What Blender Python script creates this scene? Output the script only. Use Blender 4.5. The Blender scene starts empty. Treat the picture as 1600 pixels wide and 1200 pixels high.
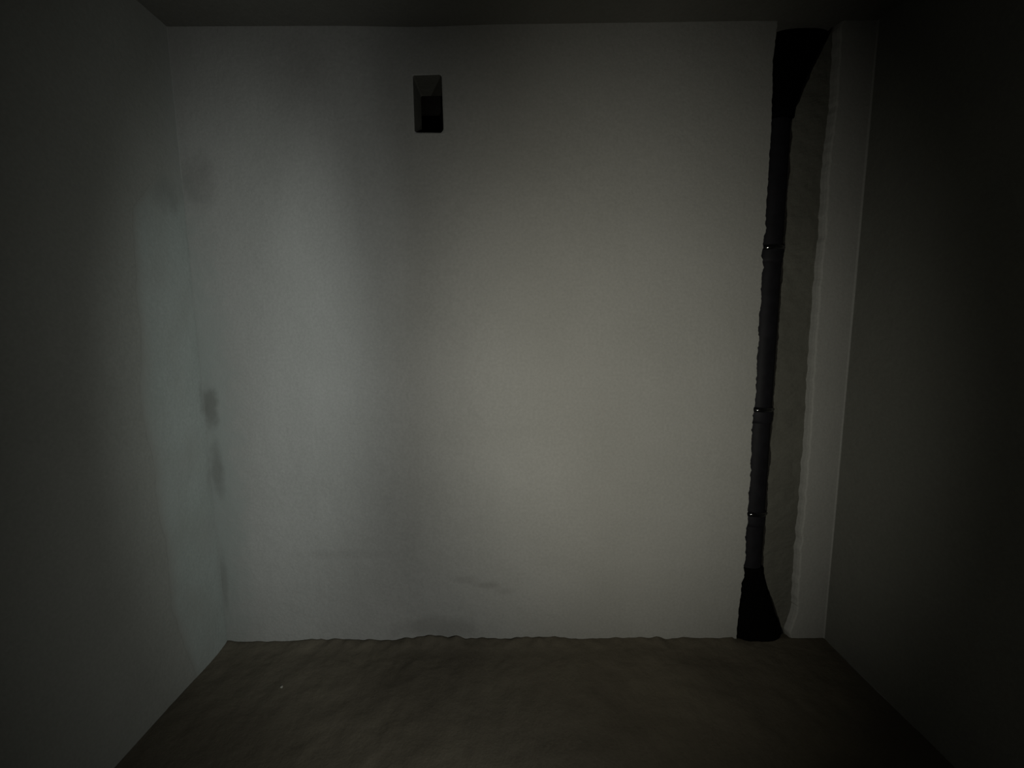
import bpy, bmesh, math, random
from mathutils import Vector, Matrix, Quaternion, noise
random.seed(7)
C = bpy.context.scene.collection
S = bpy.context.scene
W, H, D = 2.75, 2.60, 2.70          # room width, height, depth (back wall is y = 0, the camera looks along +y)

# ------------------------------------------------------------------ camera
cd = bpy.data.cameras.new('camera'); cam = bpy.data.objects.new('camera', cd); C.objects.link(cam)
cd.sensor_width = 36.0; cd.lens = 36.0 * 666.7 / 1600.0; cd.clip_start = 0.01
CAM = Vector((1.3235, -1.8075, 1.4171))
cam.matrix_world = (Matrix.Translation(CAM) @ Matrix.Rotation(0.000415, 4, 'Z')
                    @ Matrix.Rotation(math.pi/2 - 0.12267, 4, 'X') @ Matrix.Rotation(-0.00865, 4, 'Z'))
S.camera = cam

# ------------------------------------------------------------------ world, lamps, exposure
w = bpy.data.worlds.new('world'); S.world = w; w.use_nodes = True
w.node_tree.nodes['Background'].inputs[0].default_value = (0.02, 0.02, 0.018, 1)
w.node_tree.nodes['Background'].inputs[1].default_value = 0.3
def spot(name, loc, target, power, color, half_u, half_v, blend, radius, roll=0.0):
    l = bpy.data.lights.new(name, 'SPOT'); o = bpy.data.objects.new(name, l); C.objects.link(o)
    l.energy = power; l.color = color; l.spot_size = 2*half_v; l.spot_blend = blend; l.shadow_soft_size = radius
    q = (Vector(target) - Vector(loc)).to_track_quat('-Z', 'Y') @ Quaternion((0, 0, 1), roll)
    o.location = loc; o.rotation_mode = 'QUATERNION'; o.rotation_quaternion = q
    o.scale = (math.tan(half_u)/math.tan(half_v), 1, 1)
    return o
R = math.radians
spot('cool_torch', (1.717, -1.940, 1.474), (0.239, 0, 1.176), 85.2, (0.92, 1.0, 0.97), 0.233, 0.585, 1.0, 0.02, -0.032)
spot('cool_side_fill', (1.806, -1.946, 1.543), (0.562, 0, 1.086), 17.6, (0.94, 1.0, 0.98), 0.150, 0.657, 0.632, 0.02, -0.088)  # added spot without a known source, smooths the edge of the cool patch
spot('warm_torch', (1.376, -1.812, 1.016), (1.800, 0, 1.101), 80.5, (1.0, 0.985, 0.86), 0.630, 0.845, 1.0, 0.02, 0.157)
spot('neutral_fill', (2.084, -2.161, 1.042), (0.540, 0, 0.532), 81.7, (0.97, 1.0, 0.95), 0.474, 1.068, 1.0, 0.03, 0.062)  # added broad spot without a known source, fills out the spread of light
S.view_settings.view_transform = 'Standard'; S.view_settings.look = 'None'
S.view_settings.exposure = 0.0; S.view_settings.gamma = 1.0; S.view_settings.use_curve_mapping = False

# ------------------------------------------------------------------ helpers
def tag(o, **k):
    for a, b in k.items(): o[a] = b
    return o
def link(name, me, mats, parent=None, smooth=False):
    o = bpy.data.objects.new(name, me); C.objects.link(o)
    for m in (mats if isinstance(mats, list) else [mats]): me.materials.append(m)
    if smooth:
        for p in me.polygons: p.use_smooth = True
    if parent: o.parent = parent
    return o
def obj(name, bm, mats, parent=None, smooth=False):
    me = bpy.data.meshes.new(name); bm.to_mesh(me); bm.free()
    return link(name, me, mats, parent, smooth)
def n1(x, y=0.0, z=0.0): return noise.noise(Vector((x, y, z)))
def fbm(x, y, z=0.0, o=4): return noise.fractal(Vector((x, y, z)), 1.0, 2.0, o)

class Nodes:
    def __init__(s, name):
        s.m = bpy.data.materials.new(name); s.m.use_nodes = True; s.t = s.m.node_tree
        s.b = s.t.nodes['Principled BSDF']
        s.pos = s.t.nodes.new('ShaderNodeNewGeometry').outputs['Position']
    def n(s, typ, **k):
        x = s.t.nodes.new(typ)
        for a, b in k.items(): setattr(x, a, b)
        return x
    def l(s, a, b): s.t.links.new(a, b)
    def noise(s, scale, detail=4, rough=0.55, stretch=None):
        v = s.pos
        if stretch:
            mp = s.n('ShaderNodeMapping'); mp.inputs['Scale'].default_value = stretch; s.l(v, mp.inputs[0]); v = mp.outputs[0]
        x = s.n('ShaderNodeTexNoise'); x.inputs['Scale'].default_value = scale
        x.inputs['Detail'].default_value = detail; x.inputs['Roughness'].default_value = rough
        s.l(v, x.inputs['Vector']); return x.outputs[0]
    def ramp(s, f, stops):
        r = s.n('ShaderNodeValToRGB'); e = r.color_ramp.elements
        while len(e) < len(stops): e.new(0.5)
        for i, (p, c) in enumerate(stops): e[i].position = p; e[i].color = (*c, 1)
        s.l(f, r.inputs[0]); return r.outputs[0]
    def mix(s, f, a, b, mode='MIX'):
        x = s.n('ShaderNodeMixRGB', blend_type=mode)
        for i, v in enumerate((f, a, b)):
            if hasattr(v, 'is_output'): s.l(v, x.inputs[i])
            else: x.inputs[i].default_value = v if i == 0 else (*v, 1)
        return x.outputs[0]
    def math(s, op, a, b=None, c=None):
        x = s.n('ShaderNodeMath', operation=op)
        for i, v in enumerate((a, b, c)):
            if v is None: continue
            if hasattr(v, 'is_output'): s.l(v, x.inputs[i])
            else: x.inputs[i].default_value = v
        return x.outputs[0]
    def bump(s, h, strength, dist):
        x = s.n('ShaderNodeBump'); x.inputs['Strength'].default_value = strength; x.inputs['Distance'].default_value = dist
        s.l(h, x.inputs['Height']); s.l(x.outputs[0], s.b.inputs['Normal'])
    def blob(s, centre, radii, amount):
        """A soft-edged stain of its own shape round a point of the wall, broken up by noise: 0 .. amount."""
        sb = s.n('ShaderNodeVectorMath', operation='SUBTRACT'); s.l(s.pos, sb.inputs[0]); sb.inputs[1].default_value = centre
        dv = s.n('ShaderNodeVectorMath', operation='DIVIDE'); s.l(sb.outputs[0], dv.inputs[0]); dv.inputs[1].default_value = radii
        ln = s.n('ShaderNodeVectorMath', operation='LENGTH'); s.l(dv.outputs[0], ln.inputs[0])
        q = s.math('ADD', ln.outputs['Value'], s.math('MULTIPLY', s.math('SUBTRACT', s.noise(14, 5), 0.5), 1.1))
        mr = s.n('ShaderNodeMapRange', interpolation_type='SMOOTHSTEP'); s.l(q, mr.inputs[0])
        mr.inputs[1].default_value = 0.25; mr.inputs[2].default_value = 1.15
        mr.inputs[3].default_value = amount; mr.inputs[4].default_value = 0.0
        return mr.outputs[0]

def plaster(name, lo, hi, stains=(), bump=0.25, rough=0.9):
    k = Nodes(name)
    col = k.ramp(k.noise(2.2, 5), [(0.3, lo), (0.7, hi)])
    grain = k.ramp(k.noise(90, 3), [(0.3, (0.93,)*3), (0.7, (1.05,)*3)])
    col = k.mix(1.0, col, grain, 'MULTIPLY')
    for c, r, a, *tone in stains: col = k.mix(k.blob(c, r, a), col, tone[0] if tone else (0.05, 0.043, 0.035))
    k.l(col, k.b.inputs['Base Color'])
    k.b.inputs['Roughness'].default_value = rough; k.b.inputs['Specular IOR Level'].default_value = 0.15
    k.bump(k.math('ADD', k.noise(9, 6, 0.6), k.math('MULTIPLY', k.noise(150, 3), 0.12)), bump, 0.02)
    return k.m

M_back = plaster('grey_plaster', (0.225, 0.223, 0.210), (0.250, 0.247, 0.235), [
    ((0.0, 0, 0.85), (0.17, 0.3, 1.25), 0.9, (0.208, 0.222, 0.209)),   # fresh plaster smeared round the corner
    ((0.06, 0, 2.03), (0.10, 0.2, 0.13), 0.22), ((0.025, 0, 1.11), (0.045, 0.1, 0.11), 0.45),
    ((0.03, 0, 0.82), (0.035, 0.1, 0.15), 0.35), ((0.012, 0, 0.30), (0.022, 0.1, 0.16), 0.25),
    ((1.10, 0, 0.30), (0.08, 0.1, 0.02), 0.15), ((1.20, 0, 0.275), (0.08, 0.1, 0.022), 0.2), ((1.28, 0, 0.245), (0.05, 0.1, 0.02), 0.15), ((0.55, 0, 0.43), (0.25, 0.1, 0.03), 0.10), ((0.98, 0, 0.06), (0.25, 0.1, 0.07), 0.25)])
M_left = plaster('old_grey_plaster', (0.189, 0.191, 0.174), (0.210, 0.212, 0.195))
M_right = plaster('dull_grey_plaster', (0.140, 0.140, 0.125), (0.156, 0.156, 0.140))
M_patch = plaster('fresh_greenish_plaster', (0.212, 0.231, 0.216), (0.238, 0.254, 0.241), [
    ((0.02, -0.01, 1.13), (0.03, 0.03, 0.10), 0.4), ((0.02, -0.01, 0.80), (0.03, 0.03, 0.15), 0.25), ((0, -0.10, 1.98), (0.1, 0.12, 0.10), 0.35)])
def seam(t, base):             # the two walls' plasters run into each other in the corner
    at = t.nodes.new('ShaderNodeAttribute'); at.attribute_name = 'seam'
    x = t.nodes.new('ShaderNodeMixRGB'); x.inputs[2].default_value = (0.212, 0.216, 0.203, 1)
    if hasattr(base, 'is_output'): t.links.new(base, x.inputs[1])
    else: x.inputs[1].default_value = (*base, 1)
    t.links.new(at.outputs['Fac'], x.inputs[0]); return x.outputs[0]
def seam_wall(m):
    t = m.node_tree; b = t.nodes['Principled BSDF']; src = b.inputs['Base Color'].links[0].from_socket
    t.links.new(seam(t, src), b.inputs['Base Color'])
seam_wall(M_left)
def feather(m, base):          # the fresh plaster thins out to the old one at its ragged edge
    t = m.node_tree; b = t.nodes['Principled BSDF']; src = b.inputs['Base Color'].links[0].from_socket
    at = t.nodes.new('ShaderNodeAttribute'); at.attribute_name = 'feather'
    x = t.nodes.new('ShaderNodeMixRGB'); t.links.new(seam(t, base), x.inputs[1])
    t.links.new(at.outputs['Fac'], x.inputs[0]); t.links.new(src, x.inputs[2]); t.links.new(x.outputs[0], b.inputs['Base Color'])
feather(M_patch, (0.196, 0.198, 0.182))
M_mortar = plaster('rough_cement_mortar', (0.069, 0.067, 0.057), (0.097, 0.095, 0.081), bump=0.4)
M_chase = plaster('shade_dark_masonry', (0.018, 0.017, 0.015), (0.030, 0.027, 0.024), bump=0.9)  # near-black colour stands in for the shadow inside chase and shaft
M_floor = plaster('brown_cement_screed', (0.072, 0.062, 0.047), (0.101, 0.088, 0.066), bump=0.45, rough=0.95)
M_ceil = plaster('ceiling_concrete', (0.123, 0.120, 0.106), (0.146, 0.143, 0.129))
def plastic(name, c, rough, spec):
    k = Nodes(name)
    k.l(k.ramp(k.noise(30, 3), [(0.3, tuple(v*0.8 for v in c)), (0.7, tuple(v*1.2 for v in c))]), k.b.inputs['Base Color'])
    k.b.inputs['Roughness'].default_value = rough; k.b.inputs['Specular IOR Level'].default_value = spec
    return k.m
M_pipe = plastic('dark_grey_pipe_plastic', (0.0075, 0.0072, 0.009), 0.6, 0.10)
M_black = plastic('black_fitting_and_shade', (0.0015, 0.0015, 0.0015), 0.8, 0.02)  # fitting black, with the shade of the pockets put into the colour
M_collar = plastic('glossy_dark_socket_plastic', (0.004, 0.004, 0.0045), 0.11, 1.0)
M_crumb = plastic('pale_plaster_crumb', (0.26, 0.25, 0.22), 0.9, 0.1)

# ------------------------------------------------------------------ back wall with chase and vent opening
def lerp(a, b, t): return a + (b - a)*max(0.0, min(1.0, t))
def x_left(z):        # ragged broken left lip of the chase
    base = 2.362
    for za, zb, xa, xb in ((0, .05, 2.346, 2.346), (.05, .33, 2.346, 2.360), (2.25, 2.45, 2.362, 2.352), (2.45, 2.6, 2.352, 2.362)):
        if za <= z <= zb: base = lerp(xa, xb, (z - za)/(zb - za))
    amp = 1.0 if 0.25 < z < 1.9 else 0.45
    return base + amp*(0.007*n1(z*11, 3.1) + 0.006*n1(z*38, 7.7) + 0.004*n1(z*90, 1.2)) - (0.006 if abs(z - 1.735) < 0.03 else 0)
def x_cut(z):         # right edge of the deep cut; widens into broken-out pockets at floor and ceiling
    b = 2.466
    if z > 2.28: b = 2.466 + (z - 2.28)/0.31*0.130
    if z < 0.32: b = 2.466 + (0.32 - z)/0.30*0.112
    return b + 0.006*n1(z*17, 9.3) + 0.003*n1(z*60, 2.3)
def x_patch(z):       # right edge of the mortar zone
    b = 2.602 + 0.012*n1(z*3, 5.5)
    if z < 0.16: b = lerp(2.578, 2.612, z/0.16)
    return max(b + 0.006*n1(z*22, 8.8) + 0.0015*n1(z*60, 4.4), x_cut(z) + 0.006)
def wall_bow(x, z):   # plaster is never flat: a shallow hollow near x = 1 and slow waves
    edge = max(0.0, min(1.0, (x - 0.07)/0.25, (2.75 - x)/0.2))
    return edge*(0.010*math.exp(-((x - 0.97)/0.20)**2) + 0.006*fbm(x*0.9, z*0.9, 3.0, 3))
MY, DEEP = 0.032, 0.16
NZ = 330
zs = [H*i/NZ for i in range(NZ + 1)]
V0, V1, VZ0, VZ1 = 0.938, 1.062, 2.205, 2.424      # vent opening
xs = sorted(set([0.06*i for i in range(0, 39)] + [V0, V1]))
xs = [x for x in xs if x <= 2.30 and not any(0 < abs(x - v) < 0.02 for v in (V0, V1))]
bm = bmesh.new(); rows = []
def vent_inside(x, z): return V0 - 1e-6 <= x <= V1 + 1e-6 and VZ0 < z < VZ1
for z in zs:
    rows.append([bm.verts.new((x, wall_bow(x, z), z)) for x in xs] + [bm.verts.new((x_left(z), 0.0, z))])
kz0 = min(range(NZ + 1), key=lambda i: abs(zs[i] - VZ0)); kz1 = min(range(NZ + 1), key=lambda i: abs(zs[i] - VZ1))
i0, i1 = xs.index(V0), xs.index(V1)
for r in range(NZ):
    for c in range(len(rows[0]) - 1):
        if kz0 <= r < kz1 and i0 <= c < i1: continue
        bm.faces.new((rows[r][c], rows[r][c+1], rows[r+1][c+1], rows[r+1][c]))
wall_mid = []
for r, z in enumerate(zs):   # right strip of the wall
    a = x_patch(z); RC = 0.006 + 0.002*n1(z*3, 6.6); wall_mid.append([bm.verts.new((a, MY, z)), bm.verts.new((a + 0.004, 0.014, z)), bm.verts.new((a + 0.008, 0.004, z)), bm.verts.new((a + 0.014, 0.0, z))] + [bm.verts.new((W - RC + RC*math.sin(t*math.pi/16), -RC + RC*math.cos(t*math.pi/16), z)) for t in range(9)])
for r in range(NZ):
    for c in range(12):
        bm.faces.new((wall_mid[r][c], wall_mid[r][c+1], wall_mid[r+1][c+1], wall_mid[r+1][c]))
wall_back = tag(obj('wall_back', bm, M_back, smooth=False), kind='structure')

# deep chase lining (left cheek, back, right cheek)
bm = bmesh.new(); rr = []
for z in zs:
    a, b = x_left(z), x_cut(z); d = DEEP
    rr.append([bm.verts.new(p) for p in ((a, 0.0, z), (a - 0.006 + 0.004*n1(z*40, 1), 0.03, z), (a - 0.035, d*0.6, z), (a - 0.03, d, z), (b, d, z), (b, MY, z))])
for r in range(NZ):
    for c in range(5):
        bm.faces.new((rr[r][c], rr[r][c+1], rr[r+1][c+1], rr[r+1][c]))
bm.faces.new(rr[0]); bm.faces.new(rr[-1])
obj('chase_lining', bm, M_chase, wall_back)
# shallow mortar zone to the right of the pipe
bm = bmesh.new(); rr = []
for z in zs:
    a, b = x_cut(z), x_patch(z); row = []
    for k in range(9):
        x = a + (b - a)*k/8
        row.append(bm.verts.new((x, MY + (0 if k in (0, 8) else 0.004*n1(x*18, z*18, 2) + 0.002*n1(x*60, z*60, 5)), z)))
    rr.append(row)
for r in range(NZ):
    for c in range(8): bm.faces.new((rr[r][c], rr[r][c+1], rr[r+1][c+1], rr[r+1][c]))
obj('mortar_fill', bm, M_mortar, wall_back)

# vent opening: lining with a collar that rounds the corners, then a shaft behind with its shade put in the colour
def ring(hx, hz, rad, cx, cz, n=6):
    pts = []
    for sx, sz, a0 in ((1, 1, 0), (-1, 1, 90), (-1, -1, 180), (1, -1, 270)):
        for k in range(n + 1):
            t = math.radians(a0 + 90*k/n); pts.append((cx + sx*(hx - rad) + rad*math.cos(t), cz + sz*(hz - rad) + rad*math.sin(t)))
    return pts
cx, cz = (V0 + V1)/2, (zs[kz0] + zs[kz1])/2; hx, hz = (V1 - V0)/2, (zs[kz1] - zs[kz0])/2
bm = bmesh.new()
def ragged(p, k): return (p[0] + 0.006*n1(p[0]*40, p[1]*40, k), p[1] + 0.006*n1(p[0]*40, p[1]*40, k + 4))
inner = [ragged(p, 1) for p in ring(hx - 0.003, hz - 0.003, 0.012, cx, cz)]
NI = len(inner)
outer = []                                         # inner ring pushed out onto the rectangular hole
for (x, z) in ring(hx, hz, 0.0001, cx, cz): outer.append((x, z))
def wy(x, z): return wall_bow(max(V0, min(V1, x)), z)
L = []
L.append([bm.verts.new((x, wy(x, z), z)) for x, z in outer])
L.append([bm.verts.new((x, wy(x, z) + 0.0015, z)) for x, z in inner])
for y, s in ((0.01, 1.0), (0.06, 0.995), (0.15, 0.985)):
    L.append([bm.verts.new((cx + (x - cx)*s, y + 0.010, cz + (z - cz)*s)) for x, z in inner])
for q, (a, b) in enumerate(zip(L, L[1:])):
    for i in range(NI):
        j = (i + 1) % NI
        bm.faces.new((a[i], a[j], b[j], b[i])).material_index = min(q, 1)
obj('vent_lining', bm, [M_back, M_mortar], wall_back)
bm = bmesh.new()                                   # the shaft the opening leads to
X0, X1, Z0, Z1, Y0, Y1 = cx - 0.10, cx + 0.10, cz - 0.5, cz + 0.5, 0.155, 0.36
vs = [bm.verts.new(p) for p in ((X0, Y0, Z0), (X1, Y0, Z0), (X1, Y1, Z0), (X0, Y1, Z0), (X0, Y0, Z1), (X1, Y0, Z1), (X1, Y1, Z1), (X0, Y1, Z1))]
for f in ((1, 2, 6, 5), (2, 3, 7, 6), (3, 0, 4, 7), (0, 3, 2, 1)): bm.faces.new([vs[i] for i in f])
obj('vent_shaft', bm, M_chase, wall_back)

# ------------------------------------------------------------------ side walls, ceiling, front wall
def wavy_wall(name, axis_x, mat, sign, ys, zz):
    bm = bmesh.new(); g = []
    for z in zz:
        row = []
        for y in ys:
            e = min(1.0, -y/0.25)
            row.append(bm.verts.new((axis_x + sign*e*0.006*fbm(y*0.9, z*0.9, 11 + axis_x, 3), y, z)))
        g.append(row)
    for r in range(len(zz) - 1):
        for c in range(len(ys) - 1): bm.faces.new((g[r][c], g[r][c+1], g[r+1][c+1], g[r+1][c]))
    return tag(obj(name, bm, mat, smooth=True), kind='structure')
ys = [-D*i/40 for i in range(41)]; zz = [H*i/40 for i in range(41)]
def cove(z): return 0.0012
def left_point(t, z, lift=0.0):      # t = arc length from the back wall along the cove and then down the left wall
    r = cove(z); q = r*math.pi/2
    if t < q:
        a = t/r; nx, ny = math.sin(a), -math.cos(a)
        return (r - r*math.sin(a) + lift*nx, -(r - r*math.cos(a)) + lift*ny, z)
    y = -(r + t - q); e = min(1.0, max(0.0, (-y - 0.07)/0.25))
    return (lift - e*0.006*fbm(y*0.9, z*0.9, 11.0, 3), y, z)
bm = bmesh.new(); g = []
ts = [0.0, 0.0006, 0.0012, 0.0019, 0.006] + [0.014 + 0.014*i for i in range(8)] + [0.128 + (D - 0.1)*i/40 for i in range(41)]
sl = bm.verts.layers.float.new('seam')
for z in [H*i/60 for i in range(61)]:
    g.append([bm.verts.new(left_point(t, z)) for t in ts])
    for v, t in zip(g[-1], ts): v[sl] = max(0.0, 1 - t/0.10)
for r in range(60):
    for c in range(len(ts) - 1): bm.faces.new((g[r][c], g[r][c+1], g[r+1][c+1], g[r+1][c]))
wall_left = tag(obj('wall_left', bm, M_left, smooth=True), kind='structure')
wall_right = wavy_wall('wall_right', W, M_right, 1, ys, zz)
# strip of fresher plaster trowelled down the left corner, a few millimetres thick with an uneven edge
bm = bmesh.new(); g = []; fl = bm.verts.layers.float.new('feather'); sl = bm.verts.layers.float.new('seam')
NP = 120; ZT = 2.04
for i in range(NP + 1):
    z = ZT*i/NP
    if z < 0.3: e = lerp(0.20, 0.255, z/0.3)
    elif z < 1.2: e = lerp(0.255, 0.30, (z - 0.3)/0.9)
    elif z < 1.85: e = lerp(0.30, 0.25, (z - 1.2)/0.65)
    else: e = lerp(0.25, 0.10, (z - 1.85)/0.19)
    e += 0.022*n1(z*4, 2.2) + 0.010*n1(z*15, 6.1)
    row = []; NT = 16
    for k in range(NT + 1):
        t = (k/NT)**1.4; s_ = 0.001 + e*t
        f = min(1, (1 - t)*8.0, 0.8 + t*3.5)*min(1, (ZT - z)/(0.10 + 0.05*n1(s_*14, 1.0)))
        f = max(0.0, f*(0.85 + 0.5*n1(s_*9, z*6, 3)))
        v = bm.verts.new(left_point(s_, z, 0.0006 + 0.0016*min(1, f))); v[fl] = min(1.0, f); v[sl] = max(0.0, 1 - s_/0.10); row.append(v)
    g.append(row)
for r in range(NP):
    for c in range(NT): bm.faces.new((g[r][c], g[r][c+1], g[r+1][c+1], g[r+1][c]))
obj('plaster_patch', bm, M_patch, wall_left, smooth=True)

bm = bmesh.new(); g = []
for i in range(31):
    g.append([bm.verts.new((-0.05 + (W + 0.1)*i/30, 0.4 if j < 0 else -D*j/30, H - 0.002 + 0.008*fbm(i*0.12, j*0.12, 5, 3)*max(0, min(1, j/3)))) for j in range(-1, 31)])
for i in range(30):
    for j in range(31): bm.faces.new((g[i][j], g[i][j+1], g[i+1][j+1], g[i+1][j]))
tag(obj('ceiling', bm, M_ceil, smooth=True), kind='structure')

bm = bmesh.new()      # wall behind the camera with the doorway the photographer looks through
def quad(x0, x1, z0, z1):
    bm.faces.new([bm.verts.new(p) for p in ((x0, -D, z0), (x1, -D, z0), (x1, -D, z1), (x0, -D, z1))])
quad(0, 0.95, 0, H); quad(1.80, W, 0, H); quad(0.95, 1.80, 2.05, H)
tag(obj('wall_front', bm, M_right), kind='structure')

# ------------------------------------------------------------------ floor: rough screed with a crumbly mortar ridge at the wall
def floor_h(x, y):
    h = 0.007*fbm(x*3.0, y*3.0, 1.0, 5) + 0.003*fbm(x*14, y*14, 7.0, 3)
    d = -y
    ridge = 0.010 + 0.016*max(0, fbm(x*3.2, 0.3, 4.0, 4) + 0.15)
    if abs(x - 0.98) < 0.22: ridge += 0.012*math.cos((x - 0.98)/0.22*math.pi/2)
    if 2.33 < x: ridge *= 0.2
    f = math.exp(-(d/(0.045 + 0.02*n1(x*6, 2.0)))**2)
    h += ridge*f*(1 + 0.5*n1(x*25, y*25, 3))
    return min(h, 0.05)
bm = bmesh.new(); g = []
fx = [W*i/260 for i in range(261)]
fy = [0.17] + [0.0 - 0.006*j for j in range(30)] + [-0.18 - 0.018*j for j in range(1, 141)]
for y in fy:
    g.append([bm.verts.new((x, y, (floor_h(x, min(y, 0)) if y <= 0 else -0.06))) for x in fx])
for r in range(len(fy) - 1):
    for c in range(len(fx) - 1): bm.faces.new((g[r][c], g[r+1][c], g[r+1][c+1], g[r][c+1]))
tag(obj('floor', bm, M_floor, smooth=True), kind='structure')

# ------------------------------------------------------------------ drain pipe in the chase
AX, AY = 2.419, 0.072
pipe = bpy.data.objects.new('drain_pipe', None); C.objects.link(pipe); pipe.location = (AX, AY, 0)
tag(pipe, label='dark plastic drain pipe with socket joints standing in the chased groove beside the right corner', category='pipe')
def lathe(prof, n=40):
    bm = bmesh.new(); rs = []
    for r, z in prof: rs.append([bm.verts.new((r*math.cos(2*math.pi*k/n), r*math.sin(2*math.pi*k/n), z)) for k in range(n)])
    for a, b in zip(rs, rs[1:]):
        for k in range(n): bm.faces.new((a[k], a[(k+1) % n], b[(k+1) % n], b[k]))
    return bm
PR = 0.055
joints = [1.755, 1.068, 0.592]
ends = [2.30] + joints + [0.30]
for a, b in zip(ends, ends[1:]):
    o = obj('pipe_segment', lathe([(PR, b), (PR, a)]), M_pipe, pipe, True)
for z in joints:
    o = obj('collar', lathe([(PR, -0.060), (PR + 0.004, -0.054), (PR + 0.0055, -0.045), (PR + 0.0055, -0.006), (PR + 0.004, 0.010), (PR, 0.012)]), M_pipe, pipe, True)
    o.location = (0, 0, z)
    ring_ = obj('sealing_lip', lathe([(PR + 0.003 + 0.0080*math.cos(t*math.pi/10), 0.0095*math.sin(t*math.pi/10)) for t in range(-5, 6)], 72), M_collar, o, True)
def fitting(name, secs, n=36, power=2.6):    # lofted black solid: each section = (z, left x, right x, front y, back y) in the pipe's own frame
    bm = bmesh.new(); rs = []
    for z, xa, xb, ya, yb in secs:
        row = []
        for k in range(n):
            t = 2*math.pi*k/n; c_, s_ = math.cos(t), math.sin(t)
            row.append(bm.verts.new(((xa + xb)/2 + (xb - xa)/2*math.copysign(abs(c_)**(2/power), c_), (ya + yb)/2 + (yb - ya)/2*math.copysign(abs(s_)**(2/power), s_), z)))
        rs.append(row)
    for a, b in zip(rs, rs[1:]):
        for k in range(n): bm.faces.new((a[k], a[(k+1) % n], b[(k+1) % n], b[k]))
    bm.faces.new(rs[0]); bm.faces.new(list(reversed(rs[-1])))
    return obj(name, bm, M_black, pipe, True)
# foot: socket that spreads to the right into a branch, its rim standing a little proud of the wall and sunk in the floor
fitting('foot_fitting', [(0.335, -0.058, 0.058, -0.058, 0.058), (0.33, -0.063, 0.062, -0.062, 0.062), (0.30, -0.063, 0.064, -0.062, 0.062), (0.22, -0.064, 0.090, -0.062, 0.062),
    (0.13, -0.066, 0.118, -0.064, 0.062), (0.085, -0.070, 0.134, -0.070, 0.062), (0.055, -0.080, 0.148, -0.086, 0.062), (0.020, -0.084, 0.152, -0.096, 0.062), (-0.012, -0.074, 0.146, -0.090, 0.062)])
# head: black solid added to stand for the shadow in the pocket under the ceiling
fitting('top_shade_fill', [(2.26, -0.058, 0.058, -0.058, 0.058), (2.265, -0.062, 0.062, -0.062, 0.062), (2.31, -0.062, 0.066, -0.062, 0.062), (2.38, -0.063, 0.086, -0.063, 0.062), (2.45, -0.064, 0.112, -0.064, 0.062),
    (2.51, -0.066, 0.142, -0.066, 0.062), (2.555, -0.064, 0.166, -0.066, 0.062), (2.575, -0.055, 0.180, -0.060, 0.062), (2.588, -0.035, 0.186, -0.045, 0.062)])

# ------------------------------------------------------------------ crumb on the floor
bm = bmesh.new(); bmesh.ops.create_icosphere(bm, subdivisions=2, radius=0.005)
for v in bm.verts: v.co *= 1 + 0.35*n1(v.co.x*260, v.co.y*260, v.co.z*260); v.co.z *= 0.6
cr = obj('plaster_crumb', bm, M_crumb)
cr.location = (0.385, -0.2515, floor_h(0.385, -0.2515) + 0.003)
tag(cr, label='tiny pale plaster crumb lying on the brown floor near the left corner', category='crumb')
